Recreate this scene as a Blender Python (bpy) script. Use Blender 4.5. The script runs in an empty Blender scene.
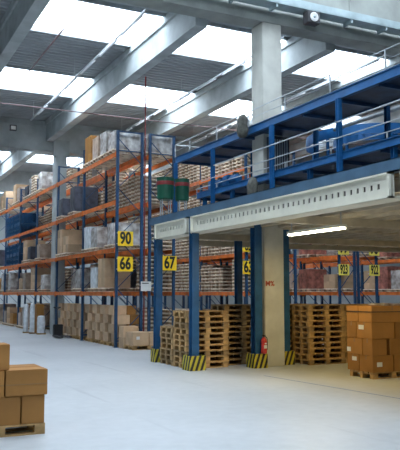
import bpy, bmesh, math, random
from mathutils import Vector, Matrix
random.seed(7)
PI = math.pi
scene = bpy.context.scene
C = scene.collection

# ---------------------------------------------------------------- camera
H = 1.9
PITCH = math.atan(68 / 700)
YAW = math.atan(350 * math.cos(PITCH) / 700)
cam_d = bpy.data.cameras.new('camera'); cam = bpy.data.objects.new('camera', cam_d); C.objects.link(cam)
cam.location = (0, 0, H); cam.rotation_euler = (PI / 2 + PITCH, 0, -YAW)
cam_d.sensor_fit = 'HORIZONTAL'; cam_d.sensor_width = 36; cam_d.lens = 36 * 700 / 400
cam_d.clip_start = .1; cam_d.clip_end = 300
scene.camera = cam
# ---------------------------------------------------------------- world
SKY = 11.0
w = bpy.data.worlds.new('sky'); scene.world = w; w.use_nodes = True
bg = w.node_tree.nodes['Background']; bg.inputs[0].default_value = (.83, .90, 1, 1); bg.inputs[1].default_value = SKY
vs = scene.view_settings
scene.display_settings.display_device = 'sRGB'
vs.view_transform = 'Standard'; vs.look = 'None'; vs.gamma = 1; vs.use_curve_mapping = False; vs.exposure = -0.05
scene.cycles.max_bounces = 8; scene.cycles.diffuse_bounces = 3; scene.cycles.transparent_max_bounces = 8
scene.cycles.use_denoising = True; scene.cycles.sample_clamp_indirect = 6
# skylight strips across the roof: (y0, y1, z)
ZR = 9.95; ZR2 = 13.5
STRIPS = [(-3.2, .2, ZR2), (4.2, 8.4, ZR2), (11.0, 14.2, ZR2),
          (18.1, 20.9, ZR), (24.75, 27.6, ZR), (33.4, 36.0, ZR), (40.0, 42.8, ZR), (47.7, 50.5, ZR), (54.4, 57.2, ZR)]
XL, XR, YF, YB = -7.0, 31.0, -6.0, 62.0
def xspan(z, y=0): return (-.5, 17.0 if y > 10 else 7.6) if z > 10 else (4.15, 22.0)      # strips end short of the side bays; unseen front spans sized for their light
def portal(y0, y1, z):
    L = bpy.data.lights.new('skylight_portal', 'AREA'); L.shape = 'RECTANGLE'
    a, b = xspan(z, y0); L.size = b - a; L.size_y = y1 - y0; L.cycles.is_portal = True
    o = bpy.data.objects.new('skylight_portal', L); C.objects.link(o); o.location = ((a + b) / 2, (y0 + y1) / 2, z + .12)
for s in STRIPS: portal(*s)

# ---------------------------------------------------------------- materials
MATS = {}
def node_mat(name):
    m = bpy.data.materials.new(name); m.use_nodes = True
    nt = m.node_tree; return m, nt, nt.nodes, nt.links, nt.nodes['Principled BSDF']
def mat(name, col, rough=.6, metal=0, var=.12, scale=3.0, bump=0, obj_var=0, col2=None, spec=.5, detail=4):
    """procedural surface: base colour broken by noise, optional per-object variation and bump"""
    if name in MATS: return MATS[name]
    m, nt, N, L, P = node_mat(name)
    tc = N.new('ShaderNodeTexCoord'); nz = N.new('ShaderNodeTexNoise'); nz.inputs['Scale'].default_value = scale; nz.inputs['Detail'].default_value = detail
    L.new(tc.outputs['Object'], nz.inputs['Vector'])
    rp = N.new('ShaderNodeValToRGB'); L.new(nz.outputs['Fac'], rp.inputs['Fac'])
    c2 = col2 or tuple(max(0, c * (1 - 2 * var)) for c in col); c1 = tuple(min(1, c * (1 + var)) for c in col)
    rp.color_ramp.elements[0].position = .3; rp.color_ramp.elements[1].position = .7
    rp.color_ramp.elements[0].color = (*c2, 1); rp.color_ramp.elements[1].color = (*c1, 1)
    out = rp.outputs['Color']
    if obj_var:
        oi = N.new('ShaderNodeObjectInfo'); hs = N.new('ShaderNodeHueSaturation')
        mr = N.new('ShaderNodeMapRange'); mr.inputs['To Min'].default_value = 1 - obj_var; mr.inputs['To Max'].default_value = 1 + obj_var
        L.new(oi.outputs['Random'], mr.inputs['Value']); L.new(mr.outputs['Result'], hs.inputs['Value']); L.new(out, hs.inputs['Color']); out = hs.outputs['Color']
    L.new(out, P.inputs['Base Color'])
    P.inputs['Roughness'].default_value = rough; P.inputs['Metallic'].default_value = metal; P.inputs['Specular IOR Level'].default_value = spec
    if bump:
        b = N.new('ShaderNodeBump'); b.inputs['Strength'].default_value = bump; b.inputs['Distance'].default_value = .02
        L.new(nz.outputs['Fac'], b.inputs['Height']); L.new(b.outputs['Normal'], P.inputs['Normal'])
    MATS[name] = m; return m
M_floor_in = None
def floor_mat():
    m, nt, N, L, P = node_mat('sealed_concrete_floor')
    tc = N.new('ShaderNodeTexCoord')
    n1 = N.new('ShaderNodeTexNoise'); n1.inputs['Scale'].default_value = .35; n1.inputs['Detail'].default_value = 6
    n2 = N.new('ShaderNodeTexNoise'); n2.inputs['Scale'].default_value = 5; n2.inputs['Detail'].default_value = 8
    L.new(tc.outputs['Object'], n1.inputs['Vector']); L.new(tc.outputs['Object'], n2.inputs['Vector'])
    mx = N.new('ShaderNodeMix'); mx.data_type = 'FLOAT'; mx.inputs[0].default_value = .35
    L.new(n1.outputs['Fac'], mx.inputs[2]); L.new(n2.outputs['Fac'], mx.inputs[3])
    rp = N.new('ShaderNodeValToRGB'); L.new(mx.outputs[0], rp.inputs['Fac'])
    rp.color_ramp.elements[0].position = .3; rp.color_ramp.elements[0].color = (.40, .425, .44, 1)
    rp.color_ramp.elements[1].position = .7; rp.color_ramp.elements[1].color = (.53, .555, .575, 1)
    # faint long scuffs left by wheels
    mp = N.new('ShaderNodeMapping'); mp.inputs['Rotation'].default_value = (0, 0, .5); mp.inputs['Scale'].default_value = (2.2, .12, 1)
    L.new(tc.outputs['Object'], mp.inputs['Vector'])
    n3 = N.new('ShaderNodeTexNoise'); n3.inputs['Scale'].default_value = 1.3; n3.inputs['Detail'].default_value = 5; L.new(mp.outputs[0], n3.inputs['Vector'])
    r3 = N.new('ShaderNodeValToRGB'); r3.color_ramp.elements[0].position = .62; r3.color_ramp.elements[0].color = (1, 1, 1, 1)
    r3.color_ramp.elements[1].position = .72; r3.color_ramp.elements[1].color = (.84, .84, .85, 1); L.new(n3.outputs['Fac'], r3.inputs['Fac'])
    mm = N.new('ShaderNodeMix'); mm.data_type = 'RGBA'; mm.blend_type = 'MULTIPLY'; mm.inputs[0].default_value = 1
    L.new(rp.outputs[0], mm.inputs[6]); L.new(r3.outputs[0], mm.inputs[7]); L.new(mm.outputs[2], P.inputs['Base Color'])
    P.inputs['Roughness'].default_value = .42; P.inputs['Specular IOR Level'].default_value = .45
    return m
def pane_mat():
    m, nt, N, L, P = node_mat('polycarbonate_skylight')
    N.remove(P); t = N.new('ShaderNodeBsdfTransparent'); t.inputs[0].default_value = (.95, .98, 1, 1)
    d = N.new('ShaderNodeBsdfTranslucent'); d.inputs[0].default_value = (.9, .95, 1, 1)
    mx = N.new('ShaderNodeMixShader'); mx.inputs[0].default_value = .15
    L.new(t.outputs[0], mx.inputs[1]); L.new(d.outputs[0], mx.inputs[2]); L.new(mx.outputs[0], N['Material Output'].inputs[0]); return m
def emit_mat(name, col, s):
    m, nt, N, L, P = node_mat(name); P.inputs['Base Color'].default_value = (*col, 1)
    P.inputs['Emission Color'].default_value = (*col, 1); P.inputs['Emission Strength'].default_value = s; return m
def stripe_mat():
    m, nt, N, L, P = node_mat('black_yellow_hazard_stripes')
    tc = N.new('ShaderNodeTexCoord'); mp = N.new('ShaderNodeMapping'); mp.inputs['Rotation'].default_value = (0, 0, 0)
    L.new(tc.outputs['Object'], mp.inputs['Vector'])
    sx = N.new('ShaderNodeSeparateXYZ'); L.new(mp.outputs[0], sx.inputs[0])
    a = N.new('ShaderNodeMath'); a.operation = 'SUBTRACT'; L.new(sx.outputs[0], a.inputs[0]); L.new(sx.outputs[1], a.inputs[1])
    z = N.new('ShaderNodeMath'); z.operation = 'MULTIPLY'; z.inputs[1].default_value = .35; L.new(sx.outputs[2], z.inputs[0])
    b = N.new('ShaderNodeMath'); b.operation = 'SUBTRACT'; L.new(a.outputs[0], b.inputs[0]); L.new(z.outputs[0], b.inputs[1])
    c = N.new('ShaderNodeMath'); c.operation = 'MULTIPLY'; c.inputs[1].default_value = 7.2; L.new(b.outputs[0], c.inputs[0])
    f = N.new('ShaderNodeMath'); f.operation = 'FRACT'; L.new(c.outputs[0], f.inputs[0])
    g = N.new('ShaderNodeMath'); g.operation = 'GREATER_THAN'; g.inputs[1].default_value = .5; L.new(f.outputs[0], g.inputs[0])
    mx = N.new('ShaderNodeMix'); mx.data_type = 'RGBA'; L.new(g.outputs[0], mx.inputs[0])
    mx.inputs[6].default_value = (.02, .02, .02, 1); mx.inputs[7].default_value = (.52, .43, .03, 1); L.new(mx.outputs[2], P.inputs['Base Color']); P.inputs['Roughness'].default_value = .6
    return m
concrete = mat('precast_concrete', (.46, .50, .50), .85, var=.12, scale=1.6, bump=.15)
concrete_col = mat('column_concrete', (.58, .58, .52), .85, var=.09, scale=1.8, bump=.15)
concrete_dk = mat('girder_concrete', (.36, .38, .35), .85, var=.14, scale=1.2, bump=.15)
roofm = mat('grey_corrugated_steel', (.37, .395, .41), .6, .1, var=.08, scale=.6)
wallm = mat('wall_panel', (.34, .36, .36), .8, var=.06, scale=.5)
steel_lt = mat('galvanised_steel', (.52, .56, .58), .45, .5, var=.1, scale=4)
ledgem = mat('pale_painted_steel', (.42, .52, .54), .5, .1, var=.1)
blue_rack = mat('dark_blue_rack_paint', (.018, .065, .15), .45, .1, var=.15, scale=5)
blue_post = mat('blue_post_paint', (.02, .10, .23), .45, .1, var=.12, scale=4)
blue_bright = mat('bright_blue_paint', (.012, .115, .31), .42, .05, var=.12, scale=3)
blue_beam = mat('grey_blue_beam_paint', (.075, .15, .235), .5, .1, var=.1)
orange = mat('orange_beam_paint', (.82, .20, .035), .45, .05, var=.14, scale=4)
cream = mat('cream_white_panel_paint', (.80, .77, .64), .5, .05, var=.05)
undersid = mat('shade_toned_beige_decking', (.24, .20, .14), .6, .2, var=.1)  # beige darkened in colour so the gaps between joists look shaded
joistm = mat('beige_joist_steel', (.62, .54, .40), .5, .2, var=.1)
pan_dk = mat('dark_brown_steel_pan', (.10, .075, .06), .6, .2, var=.2)
deckm = mat('grey_deck_plate', (.16, .16, .16), .7, .1)
black = mat('black_rubber', (.015, .015, .017), .6)
dkgrey = mat('dark_grey_plastic', (.06, .06, .065), .55)
greyclad = mat('grey_brown_wrapping', (.09, .09, .075), .8, var=.3, scale=9, bump=.5)
card = mat('brown_cardboard', (.37, .17, .04), .8, var=.07, scale=2.5, obj_var=.16)
card_lt = mat('pale_cardboard', (.60, .41, .25), .8, var=.08, scale=3, obj_var=.25)
tapem = mat('packing_tape', (.28, .15, .05), .3, var=.05)
tape_lt = mat('pale_packing_tape', (.50, .37, .22), .35, var=.05)
labelm = mat('white_label_paper', (.75, .75, .72), .6, var=.05)
wood = mat('pallet_wood', (.52, .32, .13), .8, var=.2, scale=6, obj_var=.22)
wood_pk = mat('pale_pallet_wood', (.95, .76, .60), .8, var=.15, scale=4, obj_var=.2)
wood_dk = mat('weathered_pallet_wood', (.40, .26, .12), .85, var=.2, scale=6, obj_var=.25)
block_shade = mat('gap_shade_pallet_block', (.46, .32, .21), .9, var=.2, scale=6)  # block brown darkened so the gaps between stacked decks read as shade
film = mat('stretch_film', (.62, .60, .58), .22, var=.22, scale=3.5, bump=.7, obj_var=.3, col2=(.16, .11, .08), spec=.8)
film_br = mat('stretch_film_over_cartons', (.42, .33, .26), .3, var=.2, scale=4, bump=.5, obj_var=.3, col2=(.24, .15, .10), spec=.7)
film_dk = mat('dark_film_load', (.08, .085, .11), .35, var=.3, scale=4, bump=.4, obj_var=.4)
film_red = mat('reddish_film_load', (.42, .16, .12), .4, var=.3, scale=5, bump=.4, obj_var=.3)
film_wh = mat('white_film', (.80, .84, .88), .25, var=.12, scale=6, bump=.6, spec=.8)
green = mat('green_bin_plastic', (.008, .10, .055), .45, var=.15, scale=3)
redm = mat('red_paint', (.55, .03, .02), .35, var=.05)
dkred = mat('dark_red_band', (.25, .03, .03), .5)
yellow = mat('yellow_sign_enamel', (.95, .62, .02), .45, var=.03)
yellow_pale = mat('pale_yellow_sign_enamel', (.85, .72, .12), .45, var=.03)
ink = mat('black_sign_paint', (.012, .012, .012), .6)
hazard = stripe_mat()
tube_lit = emit_mat('lit_fluorescent_tube', (1, .93, .70), 14)
tube_off = mat('white_lamp_tube', (.8, .82, .85), .3, var=.02)

# ---------------------------------------------------------------- helpers
class MB:
    def __init__(s): s.v = []; s.f = []; s.mi = []; s.m = 0
    def box(s, x0, x1, y0, y1, z0, z1):
        b = len(s.v)
        s.v += [(x0, y0, z0), (x1, y0, z0), (x1, y1, z0), (x0, y1, z0), (x0, y0, z1), (x1, y0, z1), (x1, y1, z1), (x0, y1, z1)]
        for q in ((3, 2, 1, 0), (4, 5, 6, 7), (0, 1, 5, 4), (1, 2, 6, 5), (2, 3, 7, 6), (3, 0, 4, 7)):
            s.f.append(tuple(b + i for i in q)); s.mi.append(s.m)
        return s
    def tube(s, p, q, r, n=8, r2=None, cap=True):
        p = Vector(p); q = Vector(q); d = (q - p).normalized(); r2 = r if r2 is None else r2
        u = d.orthogonal().normalized(); v = d.cross(u); b = len(s.v)
        for c, rr in ((p, r), (q, r2)):
            for i in range(n):
                a = 2 * PI * i / n; s.v.append(tuple(c + u * math.cos(a) * rr + v * math.sin(a) * rr))
        for i in range(n):
            j = (i + 1) % n; s.f.append((b + i, b + j, b + n + j, b + n + i)); s.mi.append(s.m)
        if cap:
            s.f.append(tuple(b + i for i in reversed(range(n)))); s.mi.append(s.m)
            s.f.append(tuple(b + n + i for i in range(n))); s.mi.append(s.m)
        return s
    def bar(s, p, q, wdt, dp):
        """rectangular bar from p to q"""
        p = Vector(p); q = Vector(q); d = (q - p).normalized(); up = Vector((1, 0, 0)) if abs(d.x) < .8 else Vector((0, 0, 1))
        u = d.cross(up).normalized() * wdt / 2; v = d.cross(u).normalized() * dp / 2; b = len(s.v)
        for c in (p, q):
            for a in (-u - v, u - v, u + v, -u + v): s.v.append(tuple(c + a))
        for q4 in ((0, 3, 2, 1), (4, 5, 6, 7), (0, 1, 5, 4), (1, 2, 6, 5), (2, 3, 7, 6), (3, 0, 4, 7)): s.f.append(tuple(b + i for i in q4)); s.mi.append(s.m)
        return s
    def lathe(s, prof, cx=0, cy=0, n=20):
        b = len(s.v)
        for r, z in prof:
            for i in range(n): a = 2 * PI * i / n; s.v.append((cx + r * math.cos(a), cy + r * math.sin(a), z))
        for k in range(len(prof) - 1):
            for i in range(n):
                j = (i + 1) % n; s.f.append((b + k * n + i, b + k * n + j, b + (k + 1) * n + j, b + (k + 1) * n + i)); s.mi.append(s.m)
        s.f.append(tuple(b + i for i in reversed(range(n)))); s.mi.append(s.m)
        t = b + (len(prof) - 1) * n; s.f.append(tuple(t + i for i in range(n))); s.mi.append(s.m)
        return s
    def add(s, other, loc):
        b = len(s.v); s.v += [(v[0] + loc[0], v[1] + loc[1], v[2] + loc[2]) for v in other.v]
        s.f += [tuple(b + i for i in f) for f in other.f]; s.mi += other.mi
    def mesh(s, name, mats, bevel=0, smooth=False):
        me = bpy.data.meshes.new(name); me.from_pydata(s.v, [], s.f)
        for m in (mats if isinstance(mats, (list, tuple)) else [mats]): me.materials.append(m)
        me.polygons.foreach_set('material_index', s.mi)
        if bevel:
            bm = bmesh.new(); bm.from_mesh(me)
            bmesh.ops.bevel(bm, geom=bm.edges[:], offset=bevel, segments=2, affect='EDGES'); bm.to_mesh(me); bm.free()
        if smooth: me.polygons.foreach_set('use_smooth', [True] * len(me.polygons))
        me.update(); return me
    def build(s, name, mats, parent=None, loc=(0, 0, 0), bevel=0, smooth=False):
        o = bpy.data.objects.new(name, s.mesh(name, mats, bevel, smooth)); C.objects.link(o); o.location = loc
        if parent: o.parent = parent
        return o
def tag(o, label=None, cat=None, group=None, kind=None):
    for k, v in (('label', label), ('category', cat), ('group', group), ('kind', kind)):
        if v: o[k] = v
    return o
def empty(name, loc, label, cat, group=None, rz=0):
    o = bpy.data.objects.new(name, None); C.objects.link(o); o.location = loc; o.rotation_euler = (0, 0, rz); o.empty_display_size = .2
    return tag(o, label, cat, group)
def inst(name, me, loc, parent=None, rz=0):
    o = bpy.data.objects.new(name, me); C.objects.link(o); o.location = loc; o.rotation_euler = (0, 0, rz)
    if parent: o.parent = parent
    return o
def copy_tree(o, parent=None):
    c = o.copy(); C.objects.link(c); c.parent = parent
    for ch in list(o.children): copy_tree(ch, c)
    return c
ORD = 'lowest second third fourth fifth sixth seventh eighth ninth tenth eleventh twelfth thirteenth fourteenth fifteenth'.split()
ORDN = ('first second third fourth fifth sixth seventh eighth ninth tenth eleventh twelfth thirteenth fourteenth fifteenth sixteenth seventeenth '
        'eighteenth nineteenth twentieth twenty-first twenty-second twenty-third twenty-fourth twenty-fifth twenty-sixth twenty-seventh twenty-eighth twenty-ninth thirtieth').split()
def text_mesh(txt, size, m, name, parent, loc, rot, extrude=.002, bold=.012, sx=1.0):
    cu = bpy.data.curves.new('t', 'FONT'); cu.body = txt; cu.size = size; cu.extrude = extrude; cu.offset = bold * size
    cu.align_x = 'CENTER'; cu.align_y = 'CENTER'; cu.resolution_u = 3
    t = bpy.data.objects.new('t', cu); C.objects.link(t); bpy.context.view_layer.update()
    me = bpy.data.meshes.new_from_object(t.evaluated_get(bpy.context.evaluated_depsgraph_get())); bpy.data.objects.remove(t)
    for v in me.vertices: v.co.x *= sx
    me.materials.clear(); me.materials.append(m)
    o = bpy.data.objects.new(name, me); C.objects.link(o); o.location = loc; o.rotation_euler = rot; o.parent = parent; return o
def struct(mb, name, mats, **k): return tag(mb.build(name, mats, **k), kind='structure')

# ---------------------------------------------------------------- shell
struct(MB().box(XL, XR, YF, YB, -.1, 0), 'floor', floor_mat())
struct(MB().box(XL - .2, XL, YF, YB, 0, ZR2 + .1), 'wall_left', wallm)
struct(MB().box(XR, XR + .2, YF, YB, 0, ZR2 + .1), 'wall_right', wallm)
bw = MB()
bw.box(XL, XR, YB, YB + .2, 0, ZR + .1)
for i in range(19): bw.box(XL + i * 2, XL + i * 2 + 1.94, YB - .03, YB, 0, ZR)
struct(bw, 'wall_back', wallm)
struct(MB().box(XL, XR, YF - .2, YF, 0, ZR2 + .1), 'wall_front', wallm)
def corrugated(mb, y0, y1, z, x0=None, x1=None):
    xa = XL if x0 is None else x0; xb = XR if x1 is None else x1
    n = max(1, round((y1 - y0) / .28)); p = (y1 - y0) / n
    pts = []
    for i in range(n): a = y0 + i * p; pts += [(a, 0), (a + .35 * p, 0), (a + .45 * p, .06), (a + .9 * p, .06)]
    pts.append((y1, 0)); b = len(mb.v)
    for (y, dz) in pts: mb.v += [(xa, y, z + dz), (xb, y, z + dz), (xa, y, z + .09), (xb, y, z + .09)]
    for i in range(len(pts) - 1):
        k = b + 4 * i; mb.f += [(k, k + 4, k + 5, k + 1), (k + 2, k + 3, k + 7, k + 6)]; mb.mi += [0, 0]
cl = MB(); ys = YF
for (a, b_, z) in STRIPS:
    if ys < 15.65 <= a:
        corrugated(cl, ys, 15.62, ZR2); corrugated(cl, 15.66, a, ZR)
    else: corrugated(cl, ys, a, z)
    xs0, xs1 = xspan(z, a); corrugated(cl, a, b_, z, XL, xs0); corrugated(cl, a, b_, z, xs1, XR)
    ys = b_
corrugated(cl, ys, YB, ZR)
struct(cl, 'ceiling', roofm)
pm = pane_mat()
for i, (a, b_, z) in enumerate(STRIPS):
    xs0, xs1 = xspan(z, a); o = struct(MB().box(xs0, xs1, a, b_, z + .03, z + .045), 'window_%d' % (i + 1), pm)
    fr = MB()
    for yy in (a, b_): fr.box(xs0, xs1, yy - .04, yy + .04, z - .05, z + .1)
    fr.build('window_frame', steel_lt, o)
# girders across (X direction) and beams along (Y direction)
tn = [0]
def trim(mb, m): tn[0] += 1; return struct(mb, 'trim_%d' % tn[0], m)
for Y in (32.2, 46.5):
    g = MB().box(XL, XR, Y, Y + .5, 8.55, ZR - .01); g.box(XL, XR, Y - .06, Y, 9.7, ZR - .02); trim(g, concrete)
g = MB().box(XL, XR, 15.65, 16.2, 9.22, ZR - .02).box(XL, XR, 15.62, 15.66, 9.75, ZR2)
for x in (-2.6, 1.6, 5.8, 12.6, 16.8): g.box(x, x + .03, 15.60, 15.62, 9.95, ZR2)
trim(g, concrete_dk)
g = MB()   # steel ledge with brackets on the front girder
g.box(XL, XR, 15.2, 15.24, 9.62, 9.82).box(XL, XR, 15.2, 15.6, 9.60, 9.63)
for i in range(30):
    x = XL + .6 + i * 1.25; g.box(x, x + .06, 15.22, 15.6, 9.50, 9.60)
trim(g, ledgem)
for X in (-4.5, -.3, 3.9, 8.1, 12.35, 16.6, 20.8, 25.0, 29.2):
    for (a, b_) in ((16.2, 32.2), (32.7, 46.5), (47.0, YB)):
        trim(MB().box(X - .17, X + .17, a, b_, 9.0, 9.72).box(X - .24, X + .24, a, b_, 9.72, ZR - .01), concrete)
for Y in (4.2,):
    trim(MB().box(XL, XR, Y - .6, Y - .1, 10.4, ZR2 - .02), concrete)

fl = MB(); b_ = MB()
fl.v = [(8.62, 14.05, .001), (9.0, 9.35, .001), (9.05, 9.35, .001), (8.67, 14.05, .001)]; fl.f = [(0, 1, 2, 3)]; fl.mi = [0]
tn[0] += 1; struct(fl, 'trim_%d' % tn[0], mat('worn_blue_floor_paint', (.16, .25, .42), .6))
# ---------------------------------------------------------------- concrete columns
c = MB().box(-.3, .3, 0, .6, 0, 9.22)
o = c.build('concrete_column', concrete_col, loc=(9.98, 15.66, 0), bevel=.015)
tag(o, 'tall square concrete column rising through the blue mezzanine, fire extinguisher on its side', 'column')
text_mesh('M%', .19, mat('red_spray_mark', (.5, .10, .05), .7), 'spray_mark', o, (-.14, -.003, 2.14), (PI / 2, 0, 0), bold=.02)
c = MB().box(-.24, .24, 0, .55, 0, 8.54).box(-.4, .36, -.12, -.002, 8.3, 9.1).box(-.24, .24, -.12, -.002, 0, 8.3)
o = c.build('concrete_column', concrete, loc=(8.68, 32.2, 0))
tag(o, 'grey concrete column with a wide head standing among the left racks under the girder', 'column')

# ---------------------------------------------------------------- mezzanine
mz = empty('mezzanine_platform', (7.7, 15.8, 0), 'blue steel mezzanine platform with cream perforated fascia, standing on blue posts', 'mezzanine')
def P(mb, name, m, parent=mz, **k):
    ox, oy, oz = mz.location
    mb.v = [(x - ox, y - oy, z - oz) for x, y, z in mb.v]
    o = mb.build(name, m, parent, **k); return o
def hpost(x, y, z0, z1, s=.2, m=blue_post, name='post'):
    h = s / 2; t = .018
    b = MB().box(x - h, x + h, y - h, y - h + t, z0, z1).box(x - h, x + h, y + h - t, y + h, z0, z1).box(x - t / 2, x + t / 2, y - h + t, y + h - t, z0, z1)
    b.box(x - h - .04, x + h + .04, y - h - .04, y + h + .04, z0, z0 + .015)
    return P(b, name, m)
for (x, y) in ((7.72, 18.15), (7.72, 15.85), (7.72, 8.15), (9.42, 15.65), (10.52, 16.0), (11.13, 19.6), (20, 19.6)):
    hpost(x, y, 0, 3.82, .22 if (x, y) == (9.42, 15.65) else .19)
Y0, Y1 = 3.0, 18.55
P(MB().box(7.62, 7.66, Y0, Y1, 3.82, 4.03).box(7.62, 7.8, Y0, Y1, 3.82, 3.835).box(7.62, 7.8, Y0, Y1, 4.015, 4.03), 'edge_beam', blue_beam)
def fascia(y0, y1):
    z0, z1 = 3.40, 3.81; X = 7.60
    b = MB()
    zs0, zs1 = 3.57, 3.66; st = .175; n = int((y1 - y0 - .5) / st); a = (y0 + y1) / 2 - n * st / 2
    b.box(X, X + .02, y0, y1, z0, zs0).box(X, X + .02, y0, y1, zs1, z1)
    prev = y0
    for i in range(n + 1):
        yc = a + i * st; b.box(X, X + .02, prev, yc - .03, zs0, zs1); prev = yc + .03
    b.box(X, X + .02, prev, y1, zs0, zs1)
    o = P(b, 'fascia_panel', cream)
    def sub(mb, name, m): mb.v = [(x - mz.location.x, y - mz.location.y, z) for x, y, z in mb.v]; return mb.build(name, m, o)
    sub(MB().box(X - .05, X + .06, y0, y1, z1 - .03, z1).box(X - .05, X + .06, y0, y1, z0, z0 + .03).box(X - .05, X + .06, y0, y0 + .05, z0, z1).box(X - .05, X + .06, y1 - .05, y1, z0, z1), 'panel_rim', cream)
    sub(MB().box(X + .05, X + .055, y0 + .06, y1 - .06, z0 + .03, z1 - .03), 'backing', pan_dk)
fascia(16.02, 18.05); fascia(8.47, 15.73); fascia(3.1, 8.22)
# bottom lip running back under the fascia
P(MB().box(7.66, 8.0, Y0, Y1, 3.40, 3.42), 'lower_flange', cream)
P(MB().box(7.8, 9.3, Y0, 19.0, 3.92, 4.0).box(9.3, 9.67, Y0, 20.9, 3.92, 4.0).box(10.3, 30.9, Y0, 20.9, 3.92, 4.0).box(9.67, 10.3, Y0, 15.64, 3.92, 4.0).box(9.67, 10.3, 16.28, 20.9, 3.92, 4.0), 'deck', [deckm])  # unseen right end extended to keep skylight off the area below
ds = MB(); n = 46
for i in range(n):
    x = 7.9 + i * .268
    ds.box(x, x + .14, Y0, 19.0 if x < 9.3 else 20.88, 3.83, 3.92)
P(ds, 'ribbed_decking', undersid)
for i in range(20):
    x = 8.3 + i * .6; P(MB().box(x, x + .07, Y0, 19 if x < 9.2 else 20.85, 3.64, 3.86).box(x, x + .14, Y0, 19 if x < 9.2 else 20.85, 3.62, 3.64), 'joist', joistm)
for y in (8.35, 13.0, 18.15, 20.7): P(MB().box(7.8 if y < 19 else 10.2, 20.2, y - .05, y + .05, 3.45, 3.63), 'cross_beam', joistm)
P(MB().box(7.66, 20.2, 15.72, 15.80, 3.60, 3.86), 'cross_beam', joistm)

# raised conveyor galleries
def gallery(name, label, y0, y1, z0, z1, posts, zb, rail):
    x0, x1 = 9.35, 10.6; x0i = x0 + .05
    g = empty(name, (x0, y0, zb), label, 'conveyor', 'blue conveyor galleries on the mezzanine')
    def Q(mb, nm, m):
        mb.v = [(x - x0, y - y0, z - zb) for x, y, z in mb.v]; return mb.build(nm, m, g)
    for a, b_ in ((x0, x0 + .05), (x1 - .05, x1)):
        Q(MB().box(a, b_, y0, y1, z0, z1).box(a - .03, b_ + .03, y0, y1, z1 - .015, z1).box(a - .03, b_ + .03, y0, y1, z0, z0 + .015), 'side_beam', blue_bright)
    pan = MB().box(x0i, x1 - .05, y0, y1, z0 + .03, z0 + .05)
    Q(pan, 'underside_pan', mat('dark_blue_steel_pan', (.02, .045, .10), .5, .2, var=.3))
    k = 0; y = y0 + .3
    while y < y1:
        Q(MB().box(x0i, x1 - .05, y, y + .07, z0 - .05, z0 + .03), 'cross_member', blue_rack); y += 1.35
    Q(MB().box(x0i + .1, x1 - .15, y0 + .05, y1 - .05, z1 - .05, z1 - .02), 'belt', black)
    for (x, y) in posts:
        Q(MB().box(x - .05, x + .05, y - .05, y - .035, zb, z0).box(x - .05, x + .05, y + .035, y + .05, zb, z0).box(x - .006, x + .006, y - .035, y + .035, zb, z0).box(x - .09, x + .09, y - .09, y + .09, zb, zb + .012), 'leg', blue_bright)
    if rail:
        r = MB(); zt = z1 + rail
        r.tube((x0, y0, zt), (x0, y1, zt), .013)
        if rail > .3: r.tube((x0, y0, z1 + rail * .5), (x0, y1, z1 + rail * .5), .008)
        y = y0 + .1
        while y <= y1: r.tube((x0, y, z1), (x0, y, zt), .018); y += 1.8
        r.tube((x0, y1, z1), (x0, y1, zt), .018).tube((x0, y1, zt), (x1, y1, zt), .018).tube((x1, y1, z1), (x1, y1, zt), .018)
        Q(r, 'guard_rail', steel_lt)
    return g
pf = [(9.3, y) for y in (20.45, 17.85, 14.65, 11.95, 9.1)] + [(10.65, y) for y in (20.45, 17.85, 14.65, 11.95, 10.9)]
gallery('raised_conveyor', 'topmost blue conveyor gallery crossing in front of the tall concrete column', 5.0, 20.6, 6.10, 6.31, pf, 4.0, .42)
pf2 = [(9.42, y) for y in (18.6, 16.9, 13.2, 10.4, 8.0)] + [(10.5, y) for y in (18.6, 16.9, 13.2, 10.4)]
g2 = gallery('raised_conveyor', 'lower blue conveyor gallery close above the mezzanine deck, under the topmost one', 5.0, 19.0, 4.75, 4.93, pf2, 4.0, .13)
# light service pipes along the galleries
for (x, z, y0, y1, r, lb) in ((9.2, 5.55, 5, 17.6, .016, 'thin grey conduit slung between the two blue conveyor galleries, the higher one'),
                              (9.25, 5.22, 5, 18.5, .014, 'thin grey conduit slung between the two blue conveyor galleries, the lower one'),
                              (10.9, 6.06, 5, 14.2, .05, 'thick pale pipe running along the far side of the topmost gallery')):
    b = MB().tube((0, y0 - 5, 0), (0, y1 - 5, 0), r, 10)
    o = b.build('service_pipe', steel_lt, loc=(x, 5, z)); tag(o, lb, 'pipe')
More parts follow.
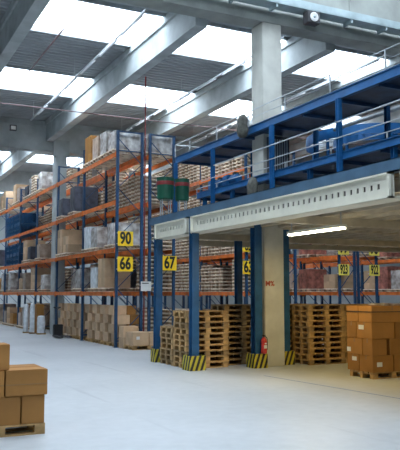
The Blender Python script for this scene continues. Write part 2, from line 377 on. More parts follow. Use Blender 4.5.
# curved conveyor and drive units
def arc_conveyor(cx, cy, r, a0, a1, z, label):
    t = empty('curved_conveyor', (cx, cy, 4.0), label, 'conveyor')
    n = 16
    for rr in (r, r + .75):
        b = MB()
        for i in range(n):
            p = [(rr * math.cos(a), rr * math.sin(a)) for a in (a0 + (a1 - a0) * i / n, a0 + (a1 - a0) * (i + 1) / n)]
            b.bar((p[0][0], p[0][1], z - 4), (p[1][0], p[1][1], z - 4), .05, .26)
            b.v[-8:] = [v for v in b.v[-8:]]
        b2 = MB()
        for i in range(n):
            p = [(rr * math.cos(a), rr * math.sin(a)) for a in (a0 + (a1 - a0) * i / n, a0 + (a1 - a0) * (i + 1) / n)]
            q = [((rr + .04) * math.cos(a), (rr + .04) * math.sin(a)) for a in (a0 + (a1 - a0) * i / n, a0 + (a1 - a0) * (i + 1) / n)]
            k = len(b2.v); zz0, zz1 = z - 4.13, z - 3.87
            b2.v += [(*p[0], zz0), (*p[1], zz0), (*q[1], zz0), (*q[0], zz0), (*p[0], zz1), (*p[1], zz1), (*q[1], zz1), (*q[0], zz1)]
            for f in ((3, 2, 1, 0), (4, 5, 6, 7), (0, 1, 5, 4), (1, 2, 6, 5), (2, 3, 7, 6), (3, 0, 4, 7)): b2.f.append(tuple(k + i2 for i2 in f)); b2.mi.append(0)
        b2.build('side_rail', blue_bright, t)
    for i in range(14):
        a = a0 + (a1 - a0) * (i + .5) / 14
        MB().tube(((r + .04) * math.cos(a), (r + .04) * math.sin(a), z - 3.93), ((r + .74) * math.cos(a), (r + .74) * math.sin(a), z - 3.93), .03, 8).build('roller', steel_lt, t)
    for a in (a0 + .1, (a0 + a1) / 2, a1 - .1):
        for rr in (r + .02, r + .77): MB().box(rr * math.cos(a) - .03, rr * math.cos(a) + .03, rr * math.sin(a) - .03, rr * math.sin(a) + .03, 0, z - 4.13).build('leg', blue_bright, t)
arc_conveyor(12.7, 14.9, 1.0, PI * .62, PI * 1.5, 6.02, 'bright blue curved roller conveyor behind the galleries, right of the column')
def conveyor(cx, cy, L, z, label, along='y'):
    t = empty('roller_conveyor', (cx, cy, 4.0), label, 'conveyor', rz=0 if along == 'y' else PI / 2)
    for x in (-.35, .32): MB().box(x, x + .03, 0, L, z - 4.15, z - 3.93).build('side_rail', blue_bright, t)
    for i in range(int(L / .2)): MB().tube((-.32, .1 + i * .2, z - 3.98), (.32, .1 + i * .2, z - 3.98), .03, 8).build('roller', steel_lt, t)
    for y in (.15, L - .15):
        for x in (-.33, .33): MB().box(x - .03, x + .03, y - .03, y + .03, 0, z - 4.15).build('leg', blue_bright, t)
conveyor(11.6, 16.8, 3.6, 5.35, 'straight blue roller conveyor left of the column on the mezzanine')
conveyor(13.4, 8.0, 5.6, 5.6, 'straight blue roller conveyor at the right end of the mezzanine')
def drive(x, y, z, label):
    t = empty('conveyor_drive', (x, y, z), label, 'motor', 'blue conveyor drive motors')
    MB().box(-.16, .16, -.16, .16, 0, .30).build('gearbox', blue_bright, t, bevel=.03)
    MB().lathe([(.10, 0), (.13, .02), (.13, .34), (.09, .37)], n=14).build('motor', blue_bright, t).rotation_euler = (PI / 2, 0, 0)
    t.children[-1].location = (0, -.16, .16)
    MB().box(-.07, .07, -.42, -.3, .26, .34).build('terminal_box', dkgrey, t)
drive(9.55, 17.3, 4.93, 'blue motor on the lower gallery, nearest the column')
drive(9.6, 18.3, 4.93, 'blue motor on the lower gallery, farther from the column')
# ribbed grey cabinet against the column between the galleries
t = empty('control_cabinet', (10.0, 15.42, 4.92), 'grey ribbed electrical cabinet in front of the column on the mezzanine', 'cabinet')
b = MB().box(-.26, .30, -.05, .18, 0, 1.1); b.build('body', dkgrey, t)
b = MB()
for i in range(7): b.box(-.24 + i * .075, -.21 + i * .075, -.075, -.05, .08, 1.02)
b.build('cooling_rib', steel_lt, t)
for (x, y, z, lb) in ((9.36, 15.9, 6.02, 'grey-brown wrapped bundle tied to the upper gallery beside the column'), (9.3, 15.3, 4.04, 'grey-brown wrapped bundle on the mezzanine deck beside the column')):
    hh = .62 if z > 5 else .82
    b = MB(); n = 12; prof = [(.10, 0), (.17, .06), (.20, hh * .3), (.16, hh * .55), (.19, hh * .75), (.11, hh * .97), (.03, hh)]
    b.lathe(prof, n=n); rr = random.Random(3)
    b.v = [(v[0] * (.6 + .12 * rr.random()), v[1] * (1 + .2 * rr.random()), v[2]) for v in b.v]
    o = b.build('wrapped_bundle', greyclad, loc=(x - .18, y, z), smooth=True); tag(o, lb, 'bundle')
# green bins on stands
def green_bin(x, y, label, s=1.0):
    t = empty('green_bin', (x, y, 4.0), label, 'bin', 'green bins on the mezzanine')
    n = 18
    MB().lathe([(.30 * s, .62), (.34 * s, .66), (.36 * s, 1.25), (.37 * s, 1.27), (.33 * s, 1.27), (.31 * s, .70)], n=n).build('bin_body', green, t)
    MB().lathe([(.365 * s, 1.05), (.37 * s, 1.06), (.37 * s, 1.15), (.365 * s, 1.16)], n=n).build('red_band', dkred, t)
    for a in range(4):
        cx, cy = .24 * s * math.cos(a * PI / 2 + .6), .24 * s * math.sin(a * PI / 2 + .6)
        MB().tube((cx, cy, 0), (cx, cy, .63), .018).build('leg', steel_lt, t)
green_bin(8.18, 18.72, 'green round bin with a dark red band, left one at the mezzanine end', .72)
green_bin(8.72, 18.72, 'green round bin with a dark red band, right one at the mezzanine end', .6)
# hazard striped guards round the post feet
for (x, y, s, lb) in ((7.72, 18.15, .3, 'hazard striped guard round the foot of the leftmost mezzanine post'),
                   (7.72, 15.85, .44, 'hazard striped guard round the post foot in front of the left pallet stacks'),
                   (9.42, 15.65, .40, 'hazard striped guard left of the concrete column under the extinguisher'),
                   (10.52, 16.0, .36, 'hazard striped guard at the post foot right of the concrete column'),
                   (7.72, 8.15, .36, 'hazard striped guard at the right edge of the picture')):
    h = s / 2; b = MB(); t_ = .03
    b.box(-h, h, -h, -h + t_, 0, .36).box(-h, h, h - t_, h, 0, .36).box(-h, -h + t_, -h + t_, h - t_, 0, .36).box(h - t_, h, -h + t_, h - t_, 0, .36)
    o = b.build('post_guard', hazard, loc=(x, y, 0)); tag(o, lb, 'guard', 'black and yellow post guards')
# extinguisher
t = empty('fire_extinguisher', (9.50, 15.43, .36), 'red fire extinguisher hanging at the left edge of the concrete column', 'fire extinguisher')
MB().lathe([(.05, 0), (.085, .02), (.09, .06), (.09, .40), (.07, .46), (.03, .50), (.025, .52)], n=18).build('cylinder', redm, t, smooth=True); t.scale = (.85, .85, .82)
MB().box(-.02, .02, -.02, .02, .52, .56).box(-.07, .05, -.012, .012, .56, .58).build('valve', black, t)
MB().box(-.05, .05, -.094, -.088, .17, .27).box(-.03, .04, -.096, -.088, .30, .34).build('label_sticker', labelm, t)
b = MB(); pp = [(.04, 0, .55), (.11, 0, .48), (.12, 0, .3), (.11, 0, .12)]
for i in range(3): b.tube(pp[i], pp[i + 1], .012, 6)
b.build('hose', black, t)
MB().box(-.03, .03, .085, .13, .35, .39).build('wall_bracket', steel_lt, t)

# lamps under the mezzanine
def lamp(x, y0, y1, label, power, lit=True, z=3.24):
    t = empty('fluorescent_lamp', (x, y0, z), label, 'lamp', None)
    L_ = y1 - y0
    MB().box(-.07, .07, 0, L_, .06, .12).build('housing', cream, t)
    for yy in (.1, L_ - .12): MB().box(-.01, .01, yy, yy + .02, .12, .39).build('hanger', steel_lt, t)
    for xx in (-.045, .045): MB().tube((xx, .03, .035), (xx, L_ - .03, .035), .02, 10).build('tube', tube_lit, t)
    if power:
        A = bpy.data.lights.new('lamp_light', 'AREA'); A.shape = 'RECTANGLE'; A.size = .16; A.size_y = L_; A.energy = power; A.color = (1, .72, .24)
        o = bpy.data.objects.new('lamp_light', A); C.objects.link(o); o.location = (x, (y0 + y1) / 2, z - .01)
lamp(9.35, 11.9, 14.0, 'lit fluorescent lamp under the mezzanine just right of the concrete column', 62)
lamp(9.2, 8.2, 9.75, 'lit fluorescent lamp under the mezzanine beyond the right edge', 22)
lamp(12.9, 9.5, 11.0, 'lit fluorescent lamp farther under the mezzanine beyond the right edge', 25)
lamp(16.5, 14.2, 15.7, 'lit fluorescent lamp deep under the mezzanine behind the boxed pallet', 110)

# roof lamps, conduits and rods
def roof_line(x, z, y0, y1, label):
    t = empty('roof_light_line', (x, y0, z), label, 'lamp')
    L_ = y1 - y0
    MB().box(-.03, .03, 0, L_, .03, .08).build('mounting_rail', steel_lt, t)
    k = 0; y = .3
    while y + 1.5 < L_:
        MB().tube((0, y, 0), (0, y + 1.5, 0), .03, 8).build('tube', tube_off, t); y += 2.0
    for yy in (.5, L_ / 2, L_ - .5): MB().box(-.008, .008, yy, yy + .016, .08, ZR - z).build('hanger', steel_lt, t)
roof_line(6.6, 9.2, 16.4, 29.5, 'long thin roof light line between the two nearest roof beams on the left')
roof_line(10.9, 9.2, 16.4, 30.5, 'long thin roof light line seen left of the tall column')
roof_line(14.6, 9.2, 16.4, 30.5, 'long thin roof light line seen right of the tall column')
tag(MB().tube((0, 0, 0), (26, 0, .05), .02, 6).build('roof_rod', mat('rusty_rod', (.16, .09, .09), .6), loc=(-2, 25.9, 8.86)), 'thin rusty tie rod crossing the roof under the rear skylight', 'rod')
tag(MB().tube((0, 0, 0), (0, 4.6, 0), .025, 6).build('roof_rod', mat('rusty_rod', (.16, .09, .09), .6), loc=(5.2, 19.2, 9.5)), 'short dark rod under the roof near the top left corner', 'rod')
tag(MB().tube((0, 0, 0), (0, 0, 9.9), .025, 6).build('sprinkler_riser', mat('red_riser_paint', (.35, .05, .05), .5), loc=(9.49, 23.6, 0)), 'thin vertical red pipe rising between the two left rack ends', 'pipe')
# loudspeaker on front girder ledge
t = empty('loudspeaker', (11.0, 15.12, 9.22), 'grey box loudspeaker with a round white cone under the girder ledge', 'loudspeaker')
MB().box(-.2, .2, 0, .25, 0, .34).build('housing', dkgrey, t, bevel=.015)
o = MB().lathe([(.13, 0), (.13, .02), (.085, .03), (.08, .02)], n=20).build('cone_ring', labelm, t); o.rotation_euler = (PI / 2, 0, 0); o.location = (0, 0, .17)
o = MB().lathe([(.045, 0), (.03, .04), (.01, .05)], n=14).build('cone_cap', ledgem, t); o.rotation_euler = (PI / 2, 0, 0); o.location = (0, 0, .17)
MB().box(-.03, .03, .1, .16, .34, .38).build('bracket', steel_lt, t)
t = empty('wall_floodlight', (6.15, 30.86, 9.05), 'small floodlight on the rear girder at the left', 'lamp')
MB().box(-.14, .14, 0, .14, 0, .25).build('housing', dkgrey, t); MB().box(-.1, .1, -.012, 0, .04, .2).build('lens', labelm, t)

# ---------------------------------------------------------------- pallets
def pallet_parts(W=.8, L=1.2):
    """W along Y, L along X; centred; returns deck, and three runners"""
    d = MB()
    for i in range(5):
        y = -W / 2 + i * (W - .13) / 4; d.box(-L / 2, L / 2, y, y + .13, .122, .144)
    for x in (-L / 2, -.07, L / 2 - .14): d.box(x, x + .14, -W / 2, W / 2, .100, .122)
    runs = []
    for y in (-W / 2, -.05, W / 2 - .10):
        r = MB().box(-L / 2, L / 2, y, y + .10, 0, .022)
        r.m = 1
        for x in (-L / 2, -.07, L / 2 - .14): r.box(x, x + .14, y, y + .10, .022, .100)
        runs.append(r)
    return d, runs
PM = {}
def pallet_meshes(kind):
    if kind not in PM:
        m = {'n': [wood, wood], 'p': [wood_pk, block_shade], 'd': [wood_dk, wood_dk]}[kind]; d, r = pallet_parts()
        full = MB(); full.add(d, (0, 0, 0)); [full.add(q, (0, 0, 0)) for q in r]
        PM[kind] = (d.mesh('deck', m), [q.mesh('runner', m) for q in r], full.mesh('wooden_pallet', m), full)
    return PM[kind]
PAL = []      # every pallet: (distance, loc, rz, kind, label, group, split)
def want_pallet(loc, label, group, kind='n', rz=0, split=False, fill=False):
    PAL.append(((Vector(loc) - cam.location).length - (100 if split else 0) + (60 if fill else 0), loc, rz, kind, label, group, split))
def flush_pallets(cap=298):
    PAL.sort(key=lambda p: p[0])
    for (d, loc, rz, kind, label, group, split) in PAL[:cap]:
        dk, rn, full, _ = pallet_meshes(kind)
        if split:
            o = empty('wooden_pallet', loc, label, 'pallet', group, rz); inst('deck', dk, (0, 0, 0), o)
            for q in rn: inst('runner', q, (0, 0, 0), o)
        else: tag(inst('wooden_pallet', full, loc, None, rz), label, 'pallet', group)
    rest = MB()
    for (d, loc, rz, kind, label, group, split) in PAL[cap:]: rest.add(pallet_meshes('p')[3], loc)
    if rest.v: tag(rest.build('wooden_pallet', [wood_pk, block_shade]), 'remaining pale wooden pallets stacked and loaded on the far rack shelves', 'pallets', None, 'stuff')
def ground_stack(x0, y0, n, desc, rz=0, kind='n', split=True):
    """x0,y0 = near left corner"""
    for k in range(n):
        j = .018
        rr = random.uniform(-.012, .012)
        kd = kind if random.random() < .7 else random.choice('nd')
        want_pallet((x0 + .6 + random.uniform(-j, j), y0 + .4 + random.uniform(-j, j), k * .1443), 'wooden pallet, %s up in %s' % (ORD[k] if k else 'bottom one,', desc), 'pallets stacked on the floor', kd, rz + rr, split)
ground_stack(7.64, 17.0, 7, 'the low stack between the two left posts', kind='d')
ground_stack(7.64, 16.12, 10, 'the stack behind the post with the widest stripes')
ground_stack(8.93, 16.5, 11, 'the dark stack just left of the concrete column', kind='d')
ground_stack(10.95, 15.5, 11, 'the front stack right of the concrete column')
ground_stack(10.72, 16.45, 11, 'the stack behind the one right of the column', kind='n')
ground_stack(12.22, 15.6, 11, 'the stack behind the left edge of the boxed pallet', kind='d')
ground_stack(13.5, 15.6, 11, 'the rightmost stack behind the boxed pallet', kind='n')

# ---------------------------------------------------------------- cartons
CARD = {}
def carton_mesh(dx, dy, dz, m, bev=0):
    k = (round(dx, 3), round(dy, 3), round(dz, 3), m.name)
    if k not in CARD: CARD[k] = MB().box(-dx / 2, dx / 2, -dy / 2, dy / 2, 0, dz).mesh('cardboard_box', m, bev)
    return CARD[k]
def carton(x0, y0, z0, dx, dy, dz, label, group, m=card, tape=False, lab=None, rz=0, bev=0):
    """near left bottom corner; front faces -Y and -X"""
    g = .004
    o = tag(inst('cardboard_box', carton_mesh(dx - 2 * g, dy - 2 * g, dz - .002, m, bev), (x0 + dx / 2, y0 + dy / 2, z0), None, rz), label, 'box', group)
    if tape:
        b = MB(); e = .002
        hx, hy = dx / 2 - g, dy / 2 - g
        if tape == 'x':   # seam runs along X across the top, down the -X face
            b.box(-hx - e, hx, -.025, .025, dz - .002, dz); b.box(-hx - e, -hx, -.025, .025, dz - .09, dz - .002)
        elif tape == 'h':  # band across the -Y face
            b.box(-hx, hx, -hy - e, -hy, dz * .42, dz * .42 + .012)
        else:
            b.box(-.025, .025, -hy - e, hy, dz - .002, dz); b.box(-.025, .025, -hy - e, -hy, dz - .09, dz - .002)
        b.build('tape', tapem, o)
    if lab:
        b = MB(); hx, hy = dx / 2 - g, dy / 2 - g; e = .003
        face, u, v, s1, s2 = lab
        if face == 'y': b.box(u - s1 / 2, u + s1 / 2, -hy - e, -hy, v, v + s2)
        else: b.box(-hx - e, -hx, u - s1 / 2, u + s1 / 2, v, v + s2)
        b.build('shipping_label', labelm, o)
    return o
# front left boxed pallet: near right corner at (2.45, 9.65)
want_pallet((2.45 - .6, 9.65 + .4, 0), 'wooden pallet carrying cardboard boxes at the lower left corner', None, 'n', 0, True)
G = 'cardboard boxes on the pallet at lower left'
z = .146
for (x0, dx, nm) in ((2.13, .315, 'at the front right'), (1.80, .32, 'at the front, beside the right box'), (1.47, .32, 'at the front beyond the left edge')):
    carton(x0, 9.66, z, dx, .385, .375, 'brown box, bottom layer of the lower left pallet, %s' % nm, G, bev=.006)
    carton(x0, 10.055, z, dx, .385, .375, 'brown box, bottom layer of the lower left pallet, rear %s' % ('right', 'middle', 'left')[int((2.14 - x0) / .33)], G, bev=.006)
z2 = z + .377
carton(1.905, 9.64, z2, .57, .39, .345, 'wide brown cardboard box with a taped seam in the middle layer, right front', G, tape='h', bev=.006)
carton(1.32, 9.64, z2, .575, .39, .345, 'wide brown cardboard box in the middle layer cut by the picture edge', G, tape='h', bev=.006)
carton(1.905, 10.04, z2, .57, .39, .345, 'wide brown cardboard box in the middle layer, right rear', G, bev=.006)
carton(1.32, 10.04, z2, .575, .39, .345, 'wide brown cardboard box in the middle layer, left rear', G, bev=.006)
carton(1.45, 9.68, z2 + .347, .515, .40, .345, 'brown cardboard box alone on top of the lower left pallet', G, bev=.006, tape='y')
# right boxed pallet: corner at (10.36, 12.3)
want_pallet((10.42 + .6, 12.36 + .4, 0), 'wooden pallet under the tall load of brown boxes at right', None, 'n', 0, True)
G = 'cardboard boxes on the right pallet'
z = .146
hs = [.365, .365, .365, .36]
lay = [('bottom', [(.0, .60), (.61, .60)], [.46, .42]), ('second', [(.0, .42), (.50, .70)], [.34, .54]), ('third', [(.0, .66), (.67, .54)], [.54, .34]), ('top', [(.0, 1.20)], [.46, .42])]
for k, (nm, xs, yd) in enumerate(lay):
    y = 12.34
    for j, dy in enumerate(yd):
        for i, (xo, dx) in enumerate(xs):
            where = ('front', 'rear')[j] + ' ' + (('left', 'right')[i] if len(xs) > 1 else 'side')
            lb = None
            if (k, j, i) == (0, 0, 0): lb = ('y', -.10, .12, .15, .10)
            if (k, j, i) == (0, 1, 0): lb = ('x', -.05, .22, .16, .09)
            if (k, j, i) == (1, 1, 0): lb = ('x', .2, .05, .14, .1)
            if (k, j, i) == (2, 0, 0): lb = ('x', .1, .2, .18, .1)
            if (k, j, i) == (2, 0, 1): lb = ('y', .1, .18, .14, .1)
            if (k, j, i) == (3, 1, 0): lb = None
            carton(10.40 + xo, y, z, dx, dy, hs[k], 'brown cardboard box on the right pallet, %s layer, %s' % (nm, where), G, tape='x' if k != 3 else 'y', lab=lb, bev=.006)
        y += dy + .01
    z += hs[k] + .002
b = MB()   # dark strap round the top layer
for dz_ in (.22,):
    zz = z - hs[3] + dz_; b.box(10.392, 10.396, 12.33, 13.225, zz, zz + .018).box(10.392, 11.62, 12.330, 12.334, zz, zz + .018).box(11.612, 11.616, 12.33, 13.225, zz, zz + .018).box(10.392, 11.616, 13.225, 13.229, zz, zz + .018)
tag(b.build('packing_strap', black), 'dark strap round the top layer of boxes on the right pallet', 'strap')
for i, (x, y, s) in enumerate(((10.75, 12.7, .0),)):
    o = MB().box(-.25, .25, -.3, .3, 0, .05).build('wrapped_film_bundle', film, loc=(11.25, 12.9, z), bevel=.02); tag(o, 'flat bundle of clear film lying on top of the right box load', 'film')

# ---------------------------------------------------------------- pallet racks
LV = [1.95, 3.50, 5.20, 6.95]      # top of beams
def rack(x0, x1, y0, nb, name_label, bay=4.0, top=7.74, levels=LV, short=None):
    t = empty('pallet_rack', (x0, y0, 0), name_label, 'rack', 'orange and blue pallet racks')
    D = x1 - x0
    fm = MB().box(0, .09, -.05, .05, 0, top).box(D - .09, D, -.05, .05, 0, top).box(-.03, .13, -.08, .08, 0, .012).box(D - .13, D + .03, -.08, .08, 0, .012).mesh('upright_frame', blue_rack)
    br = MB(); z = .25; s = 0
    while z + .9 < top:
        a, b_ = (.06, D - .06) if s % 2 == 0 else (D - .06, .06)
        br.bar((a, 0, z), (b_, 0, z + .9), .035, .025); z += .9; s += 1
    br.box(.05, D - .05, -.02, .02, .2, .25).box(.05, D - .05, -.02, .02, top - .06, top - .01).box(.05, D - .05, -.02, .02, top - .75, top - .71)
    brm = br.mesh('bracing', blue_rack)
    bm_ = MB().box(0, .05, .05, bay - .05, -.15, 0).box(.05, .056, .05, bay - .05, -.15, -.13)
    bm_.box(-.012, .05, .035, .055, -.2, .02).box(-.012, .05, bay - .055, bay - .035, -.2, .02)
    bme = bm_.mesh('beam', orange)
    for i in range(nb + 1):
        f = inst('upright_frame', fm, (0, i * bay, 0), t); inst('bracing', brm, (0, 0, 0), f)
    for i in range(nb):
        for z in levels:
            if short and i < short and z == levels[-1]: continue
            inst('beam', bme, (-.02, i * bay, z), t); inst('beam', bme, (D - .04, i * bay, z), t)
    return t
racks = [
    (8.35, 9.38, 23.5, 6, 'left aisle rack, the nearest long orange and blue pallet rack on the left', 'left aisle rack'),
    (9.60, 10.65, 23.5, 5, 'second rack, back to back behind the left aisle rack', 'second rack'),
    (13.95, 15.05, 24.0, 5, 'third rack, seen through the mezzanine left of the column', 'third rack'),
    (15.25, 16.35, 24.0, 2, 'fourth rack, back to back behind the third rack', 'fourth rack'),
    (18.5, 19.4, 24.0, 3, 'fifth rack, orange beams seen right of the column under the mezzanine', 'fifth rack'),
    (19.5, 20.6, 24.0, 2, 'sixth rack, its end frame between the two right yellow signs', 'sixth rack'),
    (23.0, 24.1, 24.0, 3, 'seventh rack, seen at the far right under the mezzanine', 'seventh rack')]
for (a, b_, y, n, lb, nm) in racks: rack(a, b_, y, n, lb)

LOADM = {}
def load_mesh(w_, d_, h_, m, seed):
    """stretch wrapped load: slightly bulging body with soft edges"""
    k = (w_, d_, h_, m.name, seed)
    if k in LOADM: return LOADM[k]
    rr = random.Random(seed); bm = bmesh.new(); bmesh.ops.create_cube(bm, size=1)
    bmesh.ops.subdivide_edges(bm, edges=bm.edges[:], cuts=3, use_grid_fill=True)
    for v in bm.verts:
        x, y, z = v.co; edge = sum(abs(abs(c_) - .5) < .01 for c_ in (x, y, z))
        kx = 1 - .04 * (edge >= 2) + rr.uniform(-.012, .012)
        v.co = (x * w_ * kx, y * d_ * kx, (z + .5) * h_ if z < -.45 else (z + .5) * h_ * (1 - (.03 if edge >= 2 else 0) + rr.uniform(-.01, .01)))
    me = bpy.data.meshes.new('wrapped_load'); bm.to_mesh(me); bm.free(); me.materials.append(m); LOADM[k] = me; return me
def wrapped(x, y, z, w_, d_, h_, m, seed, label, group, name='wrapped_load'):
    return tag(inst(name, load_mesh(w_, d_, h_, m, seed), (x, y, z)), label, 'wrapped load', group)
FN = {film.name: 'clear wrapped grey load', film_br.name: 'film wrapped brown load', film_dk.name: 'dark wrapped load', film_red.name: 'reddish wrapped load', film_wh.name: 'white wrapped load'}
LVN = ['floor level', 'first beam level', 'second beam level', 'third beam level', 'top beam level']
def fill(ri, pattern, nb, seed):
    """pattern(level, slot) -> kind or None; four pallet slots per bay"""
    rr = random.Random(seed); x0, x1, y0, _, _, nm = racks[ri]; xc = (x0 + x1) / 2
    for lv in range(5):
        z = 0.0 if lv == 0 else LV[lv - 1]
        for s in range(nb * 4):
            y = y0 + (s // 4) * 4.0 + .57 + (s % 4) * .955
            kd = pattern(lv, s, rr)
            if ri == 0 and (s in (8, 9) or (lv in (2, 3) and s in (16, 17, 18, 19))): continue          # the concrete column stands here
            if not kd: continue
            where = '%s, %s, %s from its near end' % (LVN[lv], nm, ORDN[s])
            if kd == 'P':
                n = rr.choice((7, 8, 9))
                for q in range(n):
                    want_pallet((xc + rr.uniform(-.02, .02), y + rr.uniform(-.015, .015), z + q * .1443), 'pale wooden pallet, %s up, %s, %s, %s slot' % (ORD[q] if q else 'lowest', LVN[lv], nm, ORDN[s]), 'pallets stacked in the racks', 'p')
                continue
            want_pallet((xc, y, z), 'wooden pallet under a load, %s, %s, %s slot' % (LVN[lv], nm, ORDN[s]), 'pallets under rack loads', 'p', fill=True)
            z1 = z + .146
            cap = 1.1 if lv < 4 else 1.0
            if kd == 'K':
                t = rr.choice((2, 3)); h = rr.choice((.30, .36)); m = rr.choice((card_lt, card_lt, card))
                for q in range(t):
                    nu = 2 if s < 9 else 1
                    for u in range(nu):
                        wd = ', ' + ('near', 'far')[u] + ' side' if nu == 2 else ''
                        carton(xc - .52, y - .39 + u * .395, z1 + q * (h + .002), 1.02, .785 / nu - .005, h, 'cardboard box, %s layer%s, %s, %s, %s slot' % (ORD[q], wd, LVN[lv], nm, ORDN[s]), 'cardboard boxes on rack shelves', m)
            else:
                m = {'F': film, 'B': film_br, 'D': film_dk, 'R': film_red, 'W': film_wh}[kd]
                h = round(rr.uniform(.6, cap), 1)
                wrapped(xc, y, z1, 1.06, .76, h, m, rr.randint(0, 2), '%s, %s' % (FN[m.name], where), 'wrapped loads on rack shelves')
def patA(lv, s, r):
    if lv == 0: return 'BK'[r.random() < .4] if s >= 13 and r.random() < .7 else None
    if lv == 4: return 'F' if s in (0, 1) else ('B' if s == 2 else ('F' if r.random() < .2 else 'BDKP'[r.randrange(4)] if r.random() < .5 else None))
    if lv == 3: return None if s in (0, 1, 2, 4) else ('D' if s in (5, 7) else (r.choice('BKF') if r.random() < .25 else None))
    if lv == 2: return 'F' if s == 0 else ('W' if s == 3 else r.choice('KBFDK') if r.random() < .38 else None)
    return 'W' if s == 2 else (r.choice('KKFBD') if r.random() < .5 else None)
fill(0, patA, 6, 5)
def patB(lv, s, r):
    if lv == 0: return r.choice('BDPP')
    if lv == 4: return 'F' if s < 2 else ('BDKP'[r.randrange(4)] if r.random() < .6 else None)
    if lv == 1: return r.choice('BKFPPD') if r.random() < .9 else None
    return 'P' if r.random() < .85 else r.choice('BD')
fill(1, patB, 5, 9)
def patC(lv, s, r):
    if lv == 0: return 'B' if r.random() < .5 else 'P'
    return 'P' if r.random() < .93 else None
fill(2, patC, 4, 11)
def patD(lv, s, r): return (r.choice('PBRP') if r.random() < .8 else None) if lv < 4 else None
fill(3, patD, 1, 12)
def patE(lv, s, r): return r.choice('RKRF') if 0 < lv < 4 and r.random() < .35 else None
fill(4, patE, 3, 13)
def patF(lv, s, r): return r.choice('BRF') if lv < 3 and r.random() < .3 else None
fill(5, patF, 1, 14)
def patG(lv, s, r): return r.choice('KBRF') if lv < 4 and r.random() < .75 else None
fill(6, patG, 2, 15)
flush_later = True

# carton wall in the ground bays of the left aisle rack
G = 'cardboard boxes stacked in the ground bays of the left rack'
pal_n = 0
for i in range(8):
    yb = 23.60 + i * .95 if i < 4 else 27.62 + (i - 4) * .95
    if True:
        want_pallet((9.07, yb + .45, 0), 'wooden pallet under the carton wall of the left rack, %s from its near end' % ORDN[i], 'pallets under the carton wall', 'n')
    for k in range(4):
        off = (.34 if k % 2 else 0) 
        carton(8.46, yb + off, .146 + k * .325, .50, .56, .323, 'small brown box, %s layer of the carton wall, front row, %s from near end' % (ORD[k], ORDN[i]), G, card_lt)
        if i == 0: carton(8.98, yb + off, .146 + k * .325, .34, .56, .323, 'small brown box, %s layer of the carton wall, rear row' % ORD[k], G, card)
# cartons standing in front of the rack end
want_pallet((9.1, 22.5, 0), 'wooden pallet with low boxes before the end of the left rack', None, 'n')
carton(8.52, 22.13, .146, .56, .74, .44, 'low pale box with a label before the left rack end, left one', None, card_lt, lab=('y', -.1, .2, .12, .1))
carton(9.12, 22.13, .146, .56, .74, .42, 'low pale box with labels before the left rack end, right one', None, card_lt, lab=('y', .05, .2, .2, .12))
for k, (h, m) in enumerate(((.38, card_lt), (.38, card_lt))):
    carton(8.46, 22.9 + .0, sum((.38, .38)[:k]), .55, .48, h - .002, 'tall pale box, %s one, against the end frame of the left rack' % ('lower', 'upper')[k], None, m)
# wrapped rolls by the rear column
G = 'film wrapped rolls standing by the rear column'
def roll(x, y, r, h, label, m=film_wh):
    t = empty('wrapped_roll', (x, y, 0), label, 'roll', G)
    MB().lathe([(r * .97, .06), (r, .10), (r * .96, h * .3), (r * 1.02, h * .6), (r * .95, h * .9), (r * .8, h), (r * .3, h + .02)], n=16).build('wrapped_body', m, t, smooth=True)
    MB().box(-r, r, -r, r, 0, .06).build('base_board', wood_dk, t)
roll(7.6, 34.0, .12, 1.36, 'tall narrow white wrapped roll, leftmost of the group by the rear column')
roll(7.74, 33.3, .12, 1.40, 'tall narrow white wrapped roll, between the leftmost one and the brown box')
roll(7.98, 32.55, .19, .84, 'short thick white wrapped roll next to the rear column')
carton(7.95, 33.3, 0, .34, .9, 1.36, 'tall dark brown box on the floor beside the white rolls', None, card)
# hand pallet truck
t = empty('hand_pallet_truck', (8.1, 29.9, 0), 'dark hand pallet truck parked before the rear column', 'pallet truck')
for x in (-.26, .10): MB().box(x, x + .16, -1.1, .05, .05, .10).build('fork', dkgrey, t)
MB().box(-.2, .2, .05, .25, .05, .55).build('pump_body', black, t, bevel=.02)
MB().tube((0, .2, .5), (0, .32, 1.2), .022).tube((0, .32, 1.2), (-.16, .34, 1.28), .018).tube((0, .32, 1.2), (.16, .34, 1.28), .018).tube((-.16, .34, 1.28), (.16, .34, 1.28), .018).build('handle', dkgrey, t)
for x in (-.09, .04): MB().tube((x, .18, .085), (x + .05, .18, .085), .085, 14).build('wheel', labelm, t)
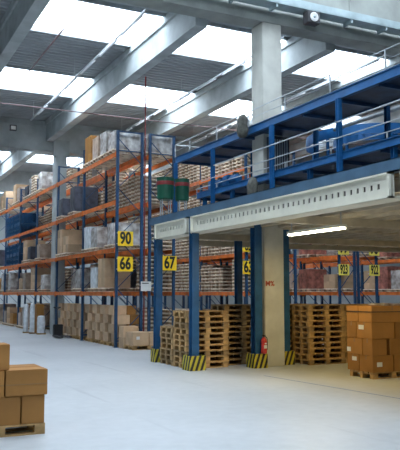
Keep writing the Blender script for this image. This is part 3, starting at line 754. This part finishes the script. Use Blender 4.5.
# dark blue mesh crates far left
for lvl, zc in ((2, 3.5), (3, 5.2)):
    for i in range(4):
        t = empty('blue_crate', (8.87, 40.07 + i * .955, zc), 'dark blue crate stack, %s beam level at the far left, %s from the near end' % (ORDN[lvl - 1], ORDN[i]), 'crate', 'blue crates at the far left')
        for k in range(2):
            a = k * .62; b = MB().box(-.45, .45, -.4, .4, a, a + .08)
            for s_ in range(5): b.box(-.45 + .21 * s_, -.39 + .21 * s_, -.4, -.37, a + .08, a + .52).box(-.45, -.42, -.4 + .185 * s_, -.34 + .185 * s_, a + .08, a + .52)
            b.box(-.45, .45, -.4, -.37, a + .5, a + .6).box(-.45, -.42, -.4, .4, a + .5, a + .6).box(-.45, -.42, -.4, .4, a + .26, a + .32).box(.42, .45, -.4, .4, a + .08, a + .6).box(-.45, .45, .37, .4, a + .08, a + .6)
            b.build('crate_body', blue_post, t)
flush_pallets()

# ---------------------------------------------------------------- aisle number signs
def sign(x, y, z, txt, label, m=yellow, sx=.57, sz=.52, arm=(-.3, .27)):
    t = empty('aisle_sign', (x, y, z), label, 'sign')
    MB().box(-sx / 2, sx / 2, -.008, .008, -sz / 2, sz / 2).build('sign_board', m, t)
    text_mesh(txt, sz * 1.13, ink, 'numerals', t, (0, -.011, -.0), (PI / 2, 0, 0), bold=.035, sx=.72 if len(txt) == 2 else .5)
    MB().box(arm[0], arm[1], .008, .085, sz / 2 - .08, sz / 2 - .04).box(arm[0], arm[1], .008, .085, -sz / 2 + .06, -sz / 2 + .1).build('bracket', steel_lt, t)
sign(8.67, 23.36, 3.82, '90', 'yellow sign reading 90, upper one at the left rack end')
sign(8.67, 23.36, 2.92, '66', 'yellow sign reading 66, under the sign reading 90')
sign(10.38, 23.36, 2.98, '67', 'yellow sign reading 67 seen just right of the leftmost mezzanine post', arm=(-.2, .24))
sign(14.0, 23.86, 3.72, '63', 'yellow sign high on the third rack end, half hidden by the ceiling', yellow, .5, .4)
sign(14.0, 23.86, 2.90, '63', 'yellow sign reading 63 on the third rack end left of the column', yellow, .5, .52)
sign(18.68, 23.86, 3.78, '99', 'pale yellow sign cut by the mezzanine ceiling, left of the two pale ones', yellow_pale)
sign(18.68, 23.86, 2.88, '923', 'pale yellow sign reading 923 under the mezzanine', yellow_pale, .56, .47)
sign(20.33, 23.86, 3.78, '98', 'pale yellow sign cut by the mezzanine ceiling, right of the two pale ones', yellow_pale)
sign(20.33, 23.86, 2.88, '922', 'pale yellow sign reading 922, rightmost of the number signs', yellow_pale, .56, .47)
t = empty('notice_board', (9.46, 23.34, 2.14), 'small white notice with dark heading between the two left rack ends', 'notice')
MB().box(-.2, .2, -.006, .006, -.17, .17).build('board', labelm, t)
MB().box(-.15, .10, -.009, -.006, .09, .125).build('heading_line', ink, t)
MB().box(-.21, .19, .006, .11, .02, .06).build('bracket', steel_lt, t)
